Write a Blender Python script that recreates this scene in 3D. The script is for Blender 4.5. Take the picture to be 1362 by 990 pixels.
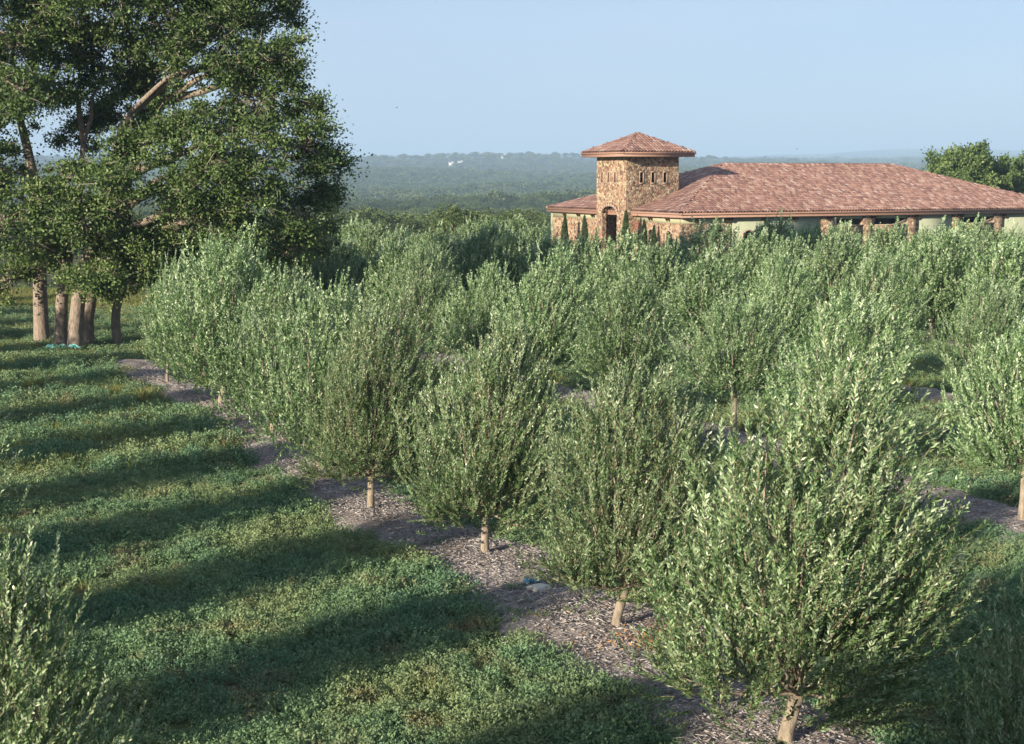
import bpy, math, random
import numpy as np
from mathutils import Vector

# ------------------------------------------------------------------ camera, sky, sun, exposure
S = bpy.context.scene
for o in list(bpy.data.objects): bpy.data.objects.remove(o)
CAM_H = 5.7; HORIZ = 235.0; F = 1900.0; PW, PH = 1362.0, 990.0
PITCH = math.atan((PH/2-HORIZ)/F)
cam_d = bpy.data.cameras.new('camera'); cam = bpy.data.objects.new('camera', cam_d)
S.collection.objects.link(cam); S.camera = cam
cam.location = (0, 0, CAM_H); cam.rotation_euler = (math.pi/2-PITCH, 0, 0)
cam_d.sensor_width = 36; cam_d.lens = 36*F/PW
cam_d.clip_start = .1; cam_d.clip_end = 60000
cam_d.dof.use_dof = True; cam_d.dof.focus_distance = 26; cam_d.dof.aperture_fstop = 5.0

SUN_ELEV = math.radians(16.5)
SUN_AZ = math.radians(46)          # light travels along (cos, sin) of this angle on the ground
LD = Vector((math.cos(SUN_AZ)*math.cos(SUN_ELEV), math.sin(SUN_AZ)*math.cos(SUN_ELEV), -math.sin(SUN_ELEV)))
W = bpy.data.worlds.new('World'); S.world = W; W.use_nodes = True
wn = W.node_tree.nodes; wl = W.node_tree.links
for n in list(wn): wn.remove(n)
sky = wn.new('ShaderNodeTexSky'); sky.sky_type = 'NISHITA'; sky.sun_disc = False
sky.sun_elevation = SUN_ELEV
toS = -LD; sky.sun_rotation = math.atan2(toS.x, toS.y)
sky.altitude = 300; sky.air_density = 1.0; sky.dust_density = .6; sky.ozone_density = 4
bg = wn.new('ShaderNodeBackground'); bg.inputs['Strength'].default_value = .115
wo = wn.new('ShaderNodeOutputWorld')
skm = wn.new('ShaderNodeMix'); skm.data_type = 'RGBA'; skm.inputs[0].default_value = .8
skm.inputs[7].default_value = (1.8, 2.38, 3.2, 1)       # even veil of thin morning haze over the whole sky
stc = wn.new('ShaderNodeTexCoord'); smp = wn.new('ShaderNodeMapping'); smp.inputs['Scale'].default_value = (1.2, 1.2, 7)
snz = wn.new('ShaderNodeTexNoise'); snz.inputs['Scale'].default_value = 2.2; snz.inputs['Detail'].default_value = 5
wl.new(stc.outputs['Generated'], smp.inputs[0]); wl.new(smp.outputs[0], snz.inputs['Vector'])
sra = wn.new('ShaderNodeValToRGB'); sra.color_ramp.elements[0].position = .35; sra.color_ramp.elements[1].position = .72
sra.color_ramp.elements[0].color = (1.86, 2.3, 3.16, 1); sra.color_ramp.elements[1].color = (2.3, 2.64, 3.3, 1)   # faint thin cloud
wl.new(snz.outputs[0], sra.inputs[0]); wl.new(sra.outputs[0], skm.inputs[7])
wl.new(sky.outputs[0], skm.inputs[6]); wl.new(skm.outputs[2], bg.inputs[0]); wl.new(bg.outputs[0], wo.inputs[0])
sd = bpy.data.lights.new('sun', 'SUN'); sd.energy = 5.0; sd.angle = math.radians(.6); sd.color = (1, .87, .68)
sun = bpy.data.objects.new('sun', sd); S.collection.objects.link(sun)
sun.rotation_euler = LD.to_track_quat('-Z', 'Y').to_euler()
S.view_settings.view_transform = 'Standard'; S.view_settings.look = 'None'
S.view_settings.exposure = 1.05; S.view_settings.gamma = 1
S.render.engine = 'CYCLES'
S.cycles.max_bounces = 6; S.cycles.transparent_max_bounces = 4; S.cycles.volume_bounces = 0

# ------------------------------------------------------------------ helpers
COL = S.collection
rng = np.random.default_rng(7)

def link(o, parent=None, label=None, cat=None, group=None, kind=None):
    COL.objects.link(o)
    if parent: o.parent = parent
    for k, v in (('label', label), ('category', cat), ('group', group), ('kind', kind)):
        if v: o[k] = v
    return o

def empty(name, loc, rz=0, **k):
    o = bpy.data.objects.new(name, None); o.location = loc; o.rotation_euler = (0, 0, rz)
    o.empty_display_size = .3
    return link(o, **k)

def npmesh(name, verts, quads=None, tris=None, mats=(), face_mat=None, tint=None, smooth=False):
    me = bpy.data.meshes.new(name)
    verts = np.asarray(verts, dtype=np.float32).reshape(-1, 3)
    nq = 0 if quads is None else len(quads); nt = 0 if tris is None else len(tris)
    loops = []
    if nq: loops.append(np.asarray(quads, dtype=np.int32).ravel())
    if nt: loops.append(np.asarray(tris, dtype=np.int32).ravel())
    loops = np.concatenate(loops)
    me.vertices.add(len(verts)); me.vertices.foreach_set('co', verts.ravel())
    me.loops.add(len(loops)); me.loops.foreach_set('vertex_index', loops)
    me.polygons.add(nq+nt)
    starts = np.concatenate([np.arange(nq)*4, nq*4+np.arange(nt)*3]).astype(np.int32)
    me.polygons.foreach_set('loop_start', starts)
    for m in mats: me.materials.append(m)
    if face_mat is not None: me.polygons.foreach_set('material_index', np.asarray(face_mat, dtype=np.int32))
    if smooth: me.polygons.foreach_set('use_smooth', np.ones(nq+nt, dtype=bool))
    if tint is not None:
        a = me.attributes.new('tint', 'FLOAT', 'FACE'); a.data.foreach_set('value', np.asarray(tint, dtype=np.float32))
    me.update(calc_edges=True)
    return me

class Geo:
    """collects quads/tris with materials, builds one mesh object"""
    def __init__(s): s.v=[]; s.q=[]; s.t=[]; s.qm=[]; s.tm=[]; s.qt=[]; s.tt=[]; s.n=0
    def add(s, v, q=None, t=None, m=0, qt=None, tt=None):
        v = np.asarray(v, dtype=float).reshape(-1, 3)
        if q is not None and len(q):
            q = np.asarray(q); s.q.append(q+s.n); s.qm.append(np.full(len(q), m)); s.qt.append(np.full(len(q), .5) if qt is None else np.broadcast_to(qt, (len(q),)))
        if t is not None and len(t):
            t = np.asarray(t); s.t.append(t+s.n); s.tm.append(np.full(len(t), m)); s.tt.append(np.full(len(t), .5) if tt is None else np.broadcast_to(tt, (len(t),)))
        s.v.append(v); s.n += len(v)
    def mesh(s, name, mats, smooth=False):
        q = np.concatenate(s.q) if s.q else None; t = np.concatenate(s.t) if s.t else None
        return npmesh(name, np.concatenate(s.v), q, t, mats, np.concatenate(s.qm+s.tm), np.concatenate(s.qt+s.tt), smooth)
    def obj(s, name, mats, parent=None, smooth=False, **k):
        return link(bpy.data.objects.new(name, s.mesh(name, mats, smooth)), parent, **k)
    def box(s, p0, p1, m=0, fr=None, tint=None):
        x0,y0,z0 = p0; x1,y1,z1 = p1
        v = np.array([(x0,y0,z0),(x1,y0,z0),(x1,y1,z0),(x0,y1,z0),(x0,y0,z1),(x1,y0,z1),(x1,y1,z1),(x0,y1,z1)], float)
        if fr is not None: v = fr(v)
        s.add(v, [(0,3,2,1),(4,5,6,7),(0,1,5,4),(1,2,6,5),(2,3,7,6),(3,0,4,7)], m=m, qt=tint)
    def prism(s, poly, a0, a1, m=0, axis='y', fr=None):
        """poly: list of (h, z) pts; extruded along the other horizontal axis"""
        n = len(poly)
        if axis == 'y': v = [(h, a0, z) for h, z in poly]+[(h, a1, z) for h, z in poly]
        else: v = [(a0, h, z) for h, z in poly]+[(a1, h, z) for h, z in poly]
        v = np.array(v, float)
        if fr is not None: v = fr(v)
        q = [(i, (i+1) % n, n+(i+1) % n, n+i) for i in range(n)]
        t = [(0, i, i+1) for i in range(1, n-1)]+[(n, n+i+1, n+i) for i in range(1, n-1)]
        s.add(v, q, t, m=m)

def tube(g, pts, rad, sides=6, m=0, tint=None, cap=True):
    pts = np.asarray(pts, float); n = len(pts); rad = np.asarray(rad, float)
    d = np.gradient(pts, axis=0); d /= np.linalg.norm(d, axis=1)[:, None]+1e-9
    ref = np.array([0, 0, 1.]) if abs(d[0][2]) < .8 else np.array([1., 0, 0])
    a = np.cross(d, ref); a /= np.linalg.norm(a, axis=1)[:, None]+1e-9; b = np.cross(d, a)
    th = np.arange(sides)*2*np.pi/sides
    v = pts[:, None]+rad[:, None, None]*(a[:, None]*np.cos(th)[None, :, None]+b[:, None]*np.sin(th)[None, :, None])
    q = []
    for i in range(n-1):
        for j in range(sides):
            k = (j+1) % sides; q.append((i*sides+j, i*sides+k, (i+1)*sides+k, (i+1)*sides+j))
    v = v.reshape(-1, 3); t = None
    if cap:
        v = np.vstack([v, pts[-1:]]); t = [((n-1)*sides+j, (n-1)*sides+(j+1) % sides, n*sides) for j in range(sides)]
    g.add(v, q, t, m=m, qt=tint, tt=tint)

def norm(a): return a/(np.linalg.norm(a, axis=-1, keepdims=True)+1e-9)

def leaves(g, pos, dirs, length, width, tint, m=0, fold=.25):
    """folded diamond leaf per position; base at pos pointing along dirs"""
    n = len(pos); r = rng.normal(size=(n, 3))
    side = norm(np.cross(dirs, r)); up = np.cross(side, dirs)
    L = np.broadcast_to(length, (n,))[:, None]; Wd = np.broadcast_to(width, (n,))[:, None]
    mid = pos+dirs*L*.5
    v = np.stack([pos, mid+side*Wd*.5+up*Wd*fold, pos+dirs*L, mid-side*Wd*.5+up*Wd*fold], 1)
    q = np.arange(n*4).reshape(n, 4)
    g.add(v.reshape(-1, 3), q, m=m, qt=tint)

def fbm(x, y, seed=0, oct=4):
    r = np.random.default_rng(seed); s = 0; a = 1
    for _ in range(oct):
        for _ in range(3):
            th = r.uniform(0, 2*np.pi); ph = r.uniform(0, 2*np.pi); f = (2**_)*r.uniform(.8, 1.2)
            s = s+a*np.sin((x*np.cos(th)+y*np.sin(th))*f+ph)/3
        x = x*2.03; y = y*2.03; a *= .5
    return s

# ------------------------------------------------------------------ terrain
YK = np.array([-20000, 40, 60, 100, 130, 180, 300, 700, 1200, 1800, 3000, 4200, 5500, 7000, 9000, 12000, 20000.])
HK = np.array([0, 0, -.1, -.4, -1.2, -4, -11, -19, -17, -10, 10, 32, 62, 84, 104, 96, 70.])
def hgt(x, y):
    x = np.asarray(x, float); y = np.asarray(y, float)
    rr = np.sqrt(y*y+x*x*.35)*np.where(y > 0, 1, 0)
    rr = np.where(y > 0, rr, 0)
    h = np.interp(rr, YK, HK)
    far = np.clip((rr-150)/1500, 0, 1)
    h = h+far*(fbm(x/420, y/300, 3)*9+fbm(x/1500, y/900, 5)*np.clip(rr/6000, 0, 1.3)*11)
    for c_, w_, a_, ph_, k_ in ((820, 130, 7, .3, 210), (1500, 240, 11, 2.1, 420), (2300, 330, 15, 4.0, 600), (3300, 420, 20, 1.1, 900), (4600, 500, 22, 5.2, 1300)):
        h = h+a_*np.exp(-((rr-c_-.35*w_*np.sin(x/k_+ph_))/w_)**2)*(.55+.45*np.sin(x/(k_*1.7)+ph_*2))
    # a bluer hill to the right, far away
    h = h+62*np.exp(-((x-2900)/1100)**2-((y-9600)/1500)**2)-np.clip((rr-8500)/8000, 0, 1)*25
    near = np.exp(-(rr/120)**2)
    return h+near*(fbm(x*.25, y*.25, 11)*.05)
def hz(x, y): return float(hgt(x, y))

def ray(px, py):
    cx, cz = (px-PW/2)/F, -(py-PH/2)/F
    c, s = math.cos(PITCH), math.sin(PITCH)
    return Vector((cx, c+cz*s, -s+cz*c))
def at(px, py, z=0.0):
    d = ray(px, py); t = (z-CAM_H)/d.z
    return d.x*t, d.y*t
def atY(px, py, Y):
    d = ray(px, py); t = Y/d.y
    return d.x*t, Y, CAM_H+d.z*t
def proj(x, y, z):
    c, s = math.cos(PITCH), math.sin(PITCH); z -= CAM_H
    dep = y*c-z*s; up = y*s+z*c
    return PW/2+F*x/dep, PH/2-F*up/dep

# ------------------------------------------------------------------ materials
def newmat(name):
    m = bpy.data.materials.new(name); m.use_nodes = True
    nt = m.node_tree; b = nt.nodes['Principled BSDF']; o = nt.nodes['Material Output']
    return m, nt.nodes, nt.links, b, o
def ramp(N, stops):
    r = N.new('ShaderNodeValToRGB'); e = r.color_ramp.elements
    while len(e) < len(stops): e.new(.5)
    for i, (p, c) in enumerate(stops): e[i].position = p; e[i].color = (*c, 1)
    return r
def mixc(N, L, f, a, b, mode='MIX'):
    n = N.new('ShaderNodeMix'); n.data_type = 'RGBA'; n.blend_type = mode
    for i, v in ((0, f), (6, a), (7, b)):
        if isinstance(v, (int, float)): n.inputs[i].default_value = v
        elif isinstance(v, tuple): n.inputs[i].default_value = (*v, 1)
        else: L.new(v, n.inputs[i])
    return n.outputs[2]
def noise(N, L, vec, scale, detail=4, rough=.55):
    n = N.new('ShaderNodeTexNoise'); n.inputs['Scale'].default_value = scale; n.inputs['Detail'].default_value = detail
    n.inputs['Roughness'].default_value = rough
    if vec is not None: L.new(vec, n.inputs['Vector'])
    return n
def bump(N, L, h, b, strength=.5, dist=.02):
    n = N.new('ShaderNodeBump'); n.inputs['Strength'].default_value = strength; n.inputs['Distance'].default_value = dist
    L.new(h, n.inputs['Height']); L.new(n.outputs[0], b.inputs['Normal']); return n

def leaf_mat(name, stops, trans=.3, rough=.5, vary=.12, spec=.4, patch=None):
    m, N, L, b, o = newmat(name)
    a = N.new('ShaderNodeAttribute'); a.attribute_name = 'tint'
    r = ramp(N, stops); L.new(a.outputs['Fac'], r.inputs[0]); c = r.outputs[0]
    oi = N.new('ShaderNodeObjectInfo')
    hs = N.new('ShaderNodeHueSaturation'); L.new(c, hs.inputs['Color'])
    mr = N.new('ShaderNodeMapRange'); L.new(oi.outputs['Random'], mr.inputs[0])
    mr.inputs[3].default_value = 1-vary; mr.inputs[4].default_value = 1+vary
    L.new(mr.outputs[0], hs.inputs['Value']); c = hs.outputs[0]
    if patch:
        ge = N.new('ShaderNodeNewGeometry'); nz = noise(N, L, ge.outputs['Position'], patch[0], 3)
        rp = ramp(N, patch[1]); L.new(nz.outputs[0], rp.inputs[0]); c = mixc(N, L, patch[2], c, rp.outputs[0])
        if len(patch) > 3:
            nz2 = noise(N, L, ge.outputs['Position'], patch[3], 3); rp2 = ramp(N, [(.56, (0, 0, 0)), (.7, (.8, .8, .8))]); L.new(nz2.outputs[0], rp2.inputs[0])
            c = mixc(N, L, rp2.outputs[0], c, patch[4])
    L.new(c, b.inputs['Base Color']); b.inputs['Roughness'].default_value = rough
    b.inputs['Specular IOR Level'].default_value = spec
    t = N.new('ShaderNodeBsdfTranslucent'); L.new(c, t.inputs[0])
    mx = N.new('ShaderNodeMixShader'); mx.inputs[0].default_value = trans
    L.new(b.outputs[0], mx.inputs[1]); L.new(t.outputs[0], mx.inputs[2]); L.new(mx.outputs[0], o.inputs[0])
    return m
def bark_mat(name, c1, c2, scale=12):
    m, N, L, b, o = newmat(name)
    tc = N.new('ShaderNodeTexCoord'); mp = N.new('ShaderNodeMapping'); mp.inputs['Scale'].default_value = (1, 1, .3)
    L.new(tc.outputs['Object'], mp.inputs[0])
    n = noise(N, L, mp.outputs[0], scale, 6, .7); r = ramp(N, [(.3, c1), (.7, c2)]); L.new(n.outputs[0], r.inputs[0])
    L.new(r.outputs[0], b.inputs['Base Color']); b.inputs['Roughness'].default_value = .95
    bump(N, L, n.outputs[0], b, .9, .04); return m

M_OLIVE = leaf_mat('olive_leaf', [(0, (.035,.08,.024)), (.4, (.11,.195,.07)), (.7, (.25,.35,.175)), (1, (.43,.51,.33))], .2, .4, .15, .5)
M_TWIG = bark_mat('olive_twig', (.16,.13,.08), (.3,.24,.15), 20)
M_OBARK = bark_mat('olive_bark', (.13,.105,.08), (.4,.33,.25), 18)
M_OAK = leaf_mat('oak_leaf', [(0, (.04,.072,.024)), (.5, (.105,.17,.05)), (1, (.22,.28,.095))], .2, .5, .08, .3)
M_OAKBARK = bark_mat('oak_bark', (.1,.082,.066), (.36,.285,.23), 18)
M_OAKTWIG = bark_mat('oak_twig', (.2,.17,.13), (.42,.37,.3), 9)
M_WOOD = leaf_mat('woodland_leaf', [(0, (.03,.055,.02)), (.5, (.09,.13,.045)), (1, (.2,.23,.09))], .15, .6, .35, .2)
M_CYP = leaf_mat('cypress_leaf', [(0, (.03,.055,.02)), (1, (.07,.11,.04))], .1, .6, .1, .2)
M_COVER = leaf_mat('ground_cover_leaf', [(0, (.08,.15,.075)), (.5, (.155,.25,.13)), (1, (.27,.37,.21))], .25, .6, .2, .2,
                   (.45, [(.35, (.09,.2,.12)), (.5, (.16,.25,.12)), (.62, (.27,.3,.13))], .5, 1.3, (.24,.2,.11)))
M_GRASS = leaf_mat('grass_blade', [(0, (.08,.12,.03)), (.5, (.17,.2,.06)), (1, (.33,.3,.13))], .3, .6, .25, .2,
                   (.3, [(.35, (.1,.16,.04)), (.6, (.26,.24,.09))], .4))

def ground_mat():
    m, N, L, b, o = newmat('ground'); ge = N.new('ShaderNodeNewGeometry'); P = ge.outputs['Position']
    n1 = noise(N, L, P, .35, 5); n2 = noise(N, L, P, 6, 6, .7)
    r1 = ramp(N, [(.3, (.035,.06,.022)), (.48, (.06,.085,.03)), (.58, (.1,.085,.045)), (.75, (.13,.1,.065))]); L.new(n1.outputs[0], r1.inputs[0])
    r2 = ramp(N, [(.3, (.4,.4,.4)), (.7, (1.3,1.3,1.3))]); L.new(n2.outputs[0], r2.inputs[0])
    c = mixc(N, L, .8, r1.outputs[0], r2.outputs[0], 'MULTIPLY')
    # beyond the orchard: pasture under woodland
    sx = N.new('ShaderNodeSeparateXYZ'); L.new(P, sx.inputs[0])
    mr = N.new('ShaderNodeMapRange'); L.new(sx.outputs[1], mr.inputs[0]); mr.inputs[1].default_value = 110; mr.inputs[2].default_value = 260
    n3 = noise(N, L, P, .012, 6, .6); r3 = ramp(N, [(.35, (.03,.05,.018)), (.55, (.055,.075,.028)), (.72, (.12,.13,.06))]); L.new(n3.outputs[0], r3.inputs[0])
    c = mixc(N, L, mr.outputs[0], c, r3.outputs[0])
    L.new(c, b.inputs['Base Color']); b.inputs['Roughness'].default_value = 1; b.inputs['Specular IOR Level'].default_value = .1
    bump(N, L, n2.outputs[0], b, .8, .05); return m
def mulch_mat():
    m, N, L, b, o = newmat('mulch'); ge = N.new('ShaderNodeNewGeometry'); P = ge.outputs['Position']
    mp = N.new('ShaderNodeMapping'); mp.inputs['Scale'].default_value = (1, 2.2, 1); mp.inputs['Rotation'].default_value = (0, 0, .5); L.new(P, mp.inputs[0])
    v = N.new('ShaderNodeTexVoronoi'); v.inputs['Scale'].default_value = 22; L.new(mp.outputs[0], v.inputs['Vector'])
    r = ramp(N, [(0, (.14,.125,.12)), (.4, (.26,.235,.23)), (.8, (.38,.35,.34)), (1, (.48,.45,.44))]); L.new(v.outputs['Color'], r.inputs[0])
    n = noise(N, L, P, 1.6, 5); r2 = ramp(N, [(.35, (.55,.5,.46)), (.65, (1.1,1.05,1))]); L.new(n.outputs[0], r2.inputs[0])
    c = mixc(N, L, 1, r.outputs[0], r2.outputs[0], 'MULTIPLY'); L.new(c, b.inputs['Base Color'])
    b.inputs['Roughness'].default_value = .95; bump(N, L, v.outputs['Distance'], b, 1, .03); return m
def chip_mat():
    m, N, L, b, o = newmat('wood_chip'); oi = N.new('ShaderNodeObjectInfo')
    a = N.new('ShaderNodeAttribute'); a.attribute_name = 'tint'
    r = ramp(N, [(0, (.13,.115,.11)), (.45, (.27,.245,.24)), (.85, (.38,.35,.345)), (.98, (.54,.51,.49)), (1, (.36,.19,.08))])
    L.new(oi.outputs['Random'], r.inputs[0]); L.new(r.outputs[0], b.inputs['Base Color']); b.inputs['Roughness'].default_value = .85
    return m
def stone_mat():
    m, N, L, b, o = newmat('rubble_stone'); tc = N.new('ShaderNodeTexCoord'); P = tc.outputs['Object']
    nw = noise(N, L, P, 2.5, 2); wp = N.new('ShaderNodeVectorMath'); wp.operation = 'MULTIPLY_ADD'
    wp.inputs[1].default_value = (.12,.12,.12); L.new(nw.outputs['Color'], wp.inputs[0]); L.new(P, wp.inputs[2])
    def vor(feat):
        v = N.new('ShaderNodeTexVoronoi'); v.feature = feat; v.inputs['Scale'].default_value = 5.6; L.new(wp.outputs[0], v.inputs['Vector']); return v
    v = vor('F1'); e = vor('DISTANCE_TO_EDGE')
    sp = N.new('ShaderNodeSeparateColor'); L.new(v.outputs['Color'], sp.inputs[0])
    r = ramp(N, [(0, (.13,.085,.06)), (.2, (.24,.15,.1)), (.4, (.33,.22,.14)), (.62, (.39,.295,.195)), (.84, (.46,.38,.26)), (.93, (.32,.14,.09)), (1, (.28,.25,.21))])
    r.color_ramp.interpolation = 'CONSTANT'; L.new(sp.outputs[0], r.inputs[0])
    n = noise(N, L, P, 14, 4); c = mixc(N, L, .35, r.outputs[0], n.outputs[0], 'OVERLAY')
    er = ramp(N, [(.0, (1,1,1)), (.05, (0,0,0))]); L.new(e.outputs['Distance'], er.inputs[0])
    c = mixc(N, L, er.outputs[0], c, (.3,.22,.15)); L.new(c, b.inputs['Base Color']); b.inputs['Roughness'].default_value = .9
    hr = ramp(N, [(0, (0,0,0)), (.16, (1,1,1))]); L.new(e.outputs['Distance'], hr.inputs[0]); bump(N, L, hr.outputs[0], b, .8, .06); return m
def plain(name, c, rough=.8, var=.15, scale=4, metal=0):
    m, N, L, b, o = newmat(name); tc = N.new('ShaderNodeTexCoord'); n = noise(N, L, tc.outputs['Object'], scale, 5)
    r = ramp(N, [(.25, tuple(x*(1-var) for x in c)), (.75, tuple(min(1, x*(1+var)) for x in c))]); L.new(n.outputs[0], r.inputs[0])
    L.new(r.outputs[0], b.inputs['Base Color']); b.inputs['Roughness'].default_value = rough; b.inputs['Metallic'].default_value = metal; return m
def tile_mat():
    m, N, L, b, o = newmat('clay_tile'); a = N.new('ShaderNodeAttribute'); a.attribute_name = 'tint'
    r = ramp(N, [(0, (.16,.085,.07)), (.3, (.23,.125,.098)), (.55, (.29,.165,.125)), (.8, (.33,.205,.16)), (1, (.38,.28,.235))]); L.new(a.outputs['Fac'], r.inputs[0])
    tc = N.new('ShaderNodeTexCoord'); n = noise(N, L, tc.outputs['Object'], 1.2, 5); r2 = ramp(N, [(.35, (.88,.88,.9)), (.65, (1.03,1.03,1.03))]); L.new(n.outputs[0], r2.inputs[0])
    c = mixc(N, L, 1, r.outputs[0], r2.outputs[0], 'MULTIPLY'); L.new(c, b.inputs['Base Color']); b.inputs['Roughness'].default_value = .75; return m
M_STONE = stone_mat(); M_TILE = tile_mat()
M_STUCCO = plain('green_stucco', (.27,.295,.21), .9, .08); M_BAND = plain('pale_stucco', (.33,.32,.21), .9, .08)
M_FASCIA = plain('brown_fascia', (.26,.15,.11), .6, .1); M_WOODB = plain('dark_timber', (.12,.06,.035), .7, .3)
M_DARK = plain('dark_glass_shaded_pane', (.02,.02,.022), .15, .2); M_SHUT = plain('brown_shutter_lit_pane', (.2,.12,.08), .7, .3, 20)  # tower slits use these two as shaded and sunlit versions of one pane
M_TRIM = plain('cast_stone', (.33,.24,.18), .85, .12); M_UNDER = plain('soffit', (.3,.24,.18), .8, .1)
M_ROCK = plain('limestone', (.5,.47,.41), .9, .25, 9); M_BLUE = plain('blue_plastic', (.12,.33,.42), .4, .15)
M_TURQ = plain('turquoise_cloth', (.14,.38,.36), .8, .25, 6); M_WHITE = plain('white_paint', (.8,.8,.78), .7, .05)
M_BIRD = plain('dark_feather', (.03,.03,.035), .7, .2); M_ROOFG = plain('grey_roof', (.45,.45,.44), .5, .1)

# ------------------------------------------------------------------ ground sheet
def make_ground():
    n = 380; u = np.linspace(-1, 1, n)
    k = 9.0; s = np.sinh(u*k)/np.sinh(k); X = s*17000
    v = np.linspace(0, 1, n); yk = 7.0
    Ys = -60+np.sinh(v*yk)/np.sinh(yk)*17500
    gx, gy = np.meshgrid(X, Ys)
    gz = hgt(gx, gy)
    V = np.stack([gx, gy, gz], -1).reshape(-1, 3)
    i = np.arange(n-1); a = (i[:, None]*n+i[None]).ravel()
    Q = np.stack([a, a+1, a+n+1, a+n], 1)
    me = npmesh('ground', V, Q, mats=[ground_mat()], smooth=True)
    link(bpy.data.objects.new('ground', me), kind='structure')
make_ground()

# ------------------------------------------------------------------ scatter (geometry nodes) for what nobody can count
def source_collection(name, objs):
    c = bpy.data.collections.new(name)
    for o in objs: c.objects.link(o)
    return c
def scatter(name, pts, rz, scl, idx, coll, tilt=None, **k):
    n = len(pts); me = bpy.data.meshes.new(name); me.vertices.add(n)
    me.vertices.foreach_set('co', np.asarray(pts, np.float32).ravel())
    R = np.zeros((n, 3), np.float32); R[:, 2] = rz
    if tilt is not None: R[:, :2] = tilt
    a = me.attributes.new('rot', 'FLOAT_VECTOR', 'POINT'); a.data.foreach_set('vector', R.ravel())
    scl = np.asarray(scl, np.float32)
    if scl.ndim == 1: scl = np.repeat(scl[:, None], 3, 1)
    a = me.attributes.new('scl', 'FLOAT_VECTOR', 'POINT'); a.data.foreach_set('vector', scl.ravel())
    a = me.attributes.new('idx', 'INT', 'POINT'); a.data.foreach_set('value', np.asarray(idx, np.int32))
    o = bpy.data.objects.new(name, me); link(o, kind='stuff', **k)
    ng = bpy.data.node_groups.new(name, 'GeometryNodeTree')
    ng.interface.new_socket('Geometry', in_out='INPUT', socket_type='NodeSocketGeometry')
    ng.interface.new_socket('Geometry', in_out='OUTPUT', socket_type='NodeSocketGeometry')
    N, L = ng.nodes, ng.links
    gi = N.new('NodeGroupInput'); go = N.new('NodeGroupOutput')
    mp = N.new('GeometryNodeMeshToPoints'); ip = N.new('GeometryNodeInstanceOnPoints')
    ci = N.new('GeometryNodeCollectionInfo'); ci.inputs['Collection'].default_value = coll
    ci.inputs['Separate Children'].default_value = True; ci.inputs['Reset Children'].default_value = True
    def na(nm, t):
        x = N.new('GeometryNodeInputNamedAttribute'); x.data_type = t; x.inputs[0].default_value = nm; return x.outputs[0]
    L.new(gi.outputs[0], mp.inputs[0]); L.new(mp.outputs[0], ip.inputs['Points']); L.new(ci.outputs[0], ip.inputs['Instance'])
    ip.inputs['Pick Instance'].default_value = True
    L.new(na('idx', 'INT'), ip.inputs['Instance Index']); L.new(na('rot', 'FLOAT_VECTOR'), ip.inputs['Rotation']); L.new(na('scl', 'FLOAT_VECTOR'), ip.inputs['Scale'])
    L.new(ip.outputs[0], go.inputs[0])
    md = o.modifiers.new('scatter', 'NODES'); md.node_group = ng
    return o

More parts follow.
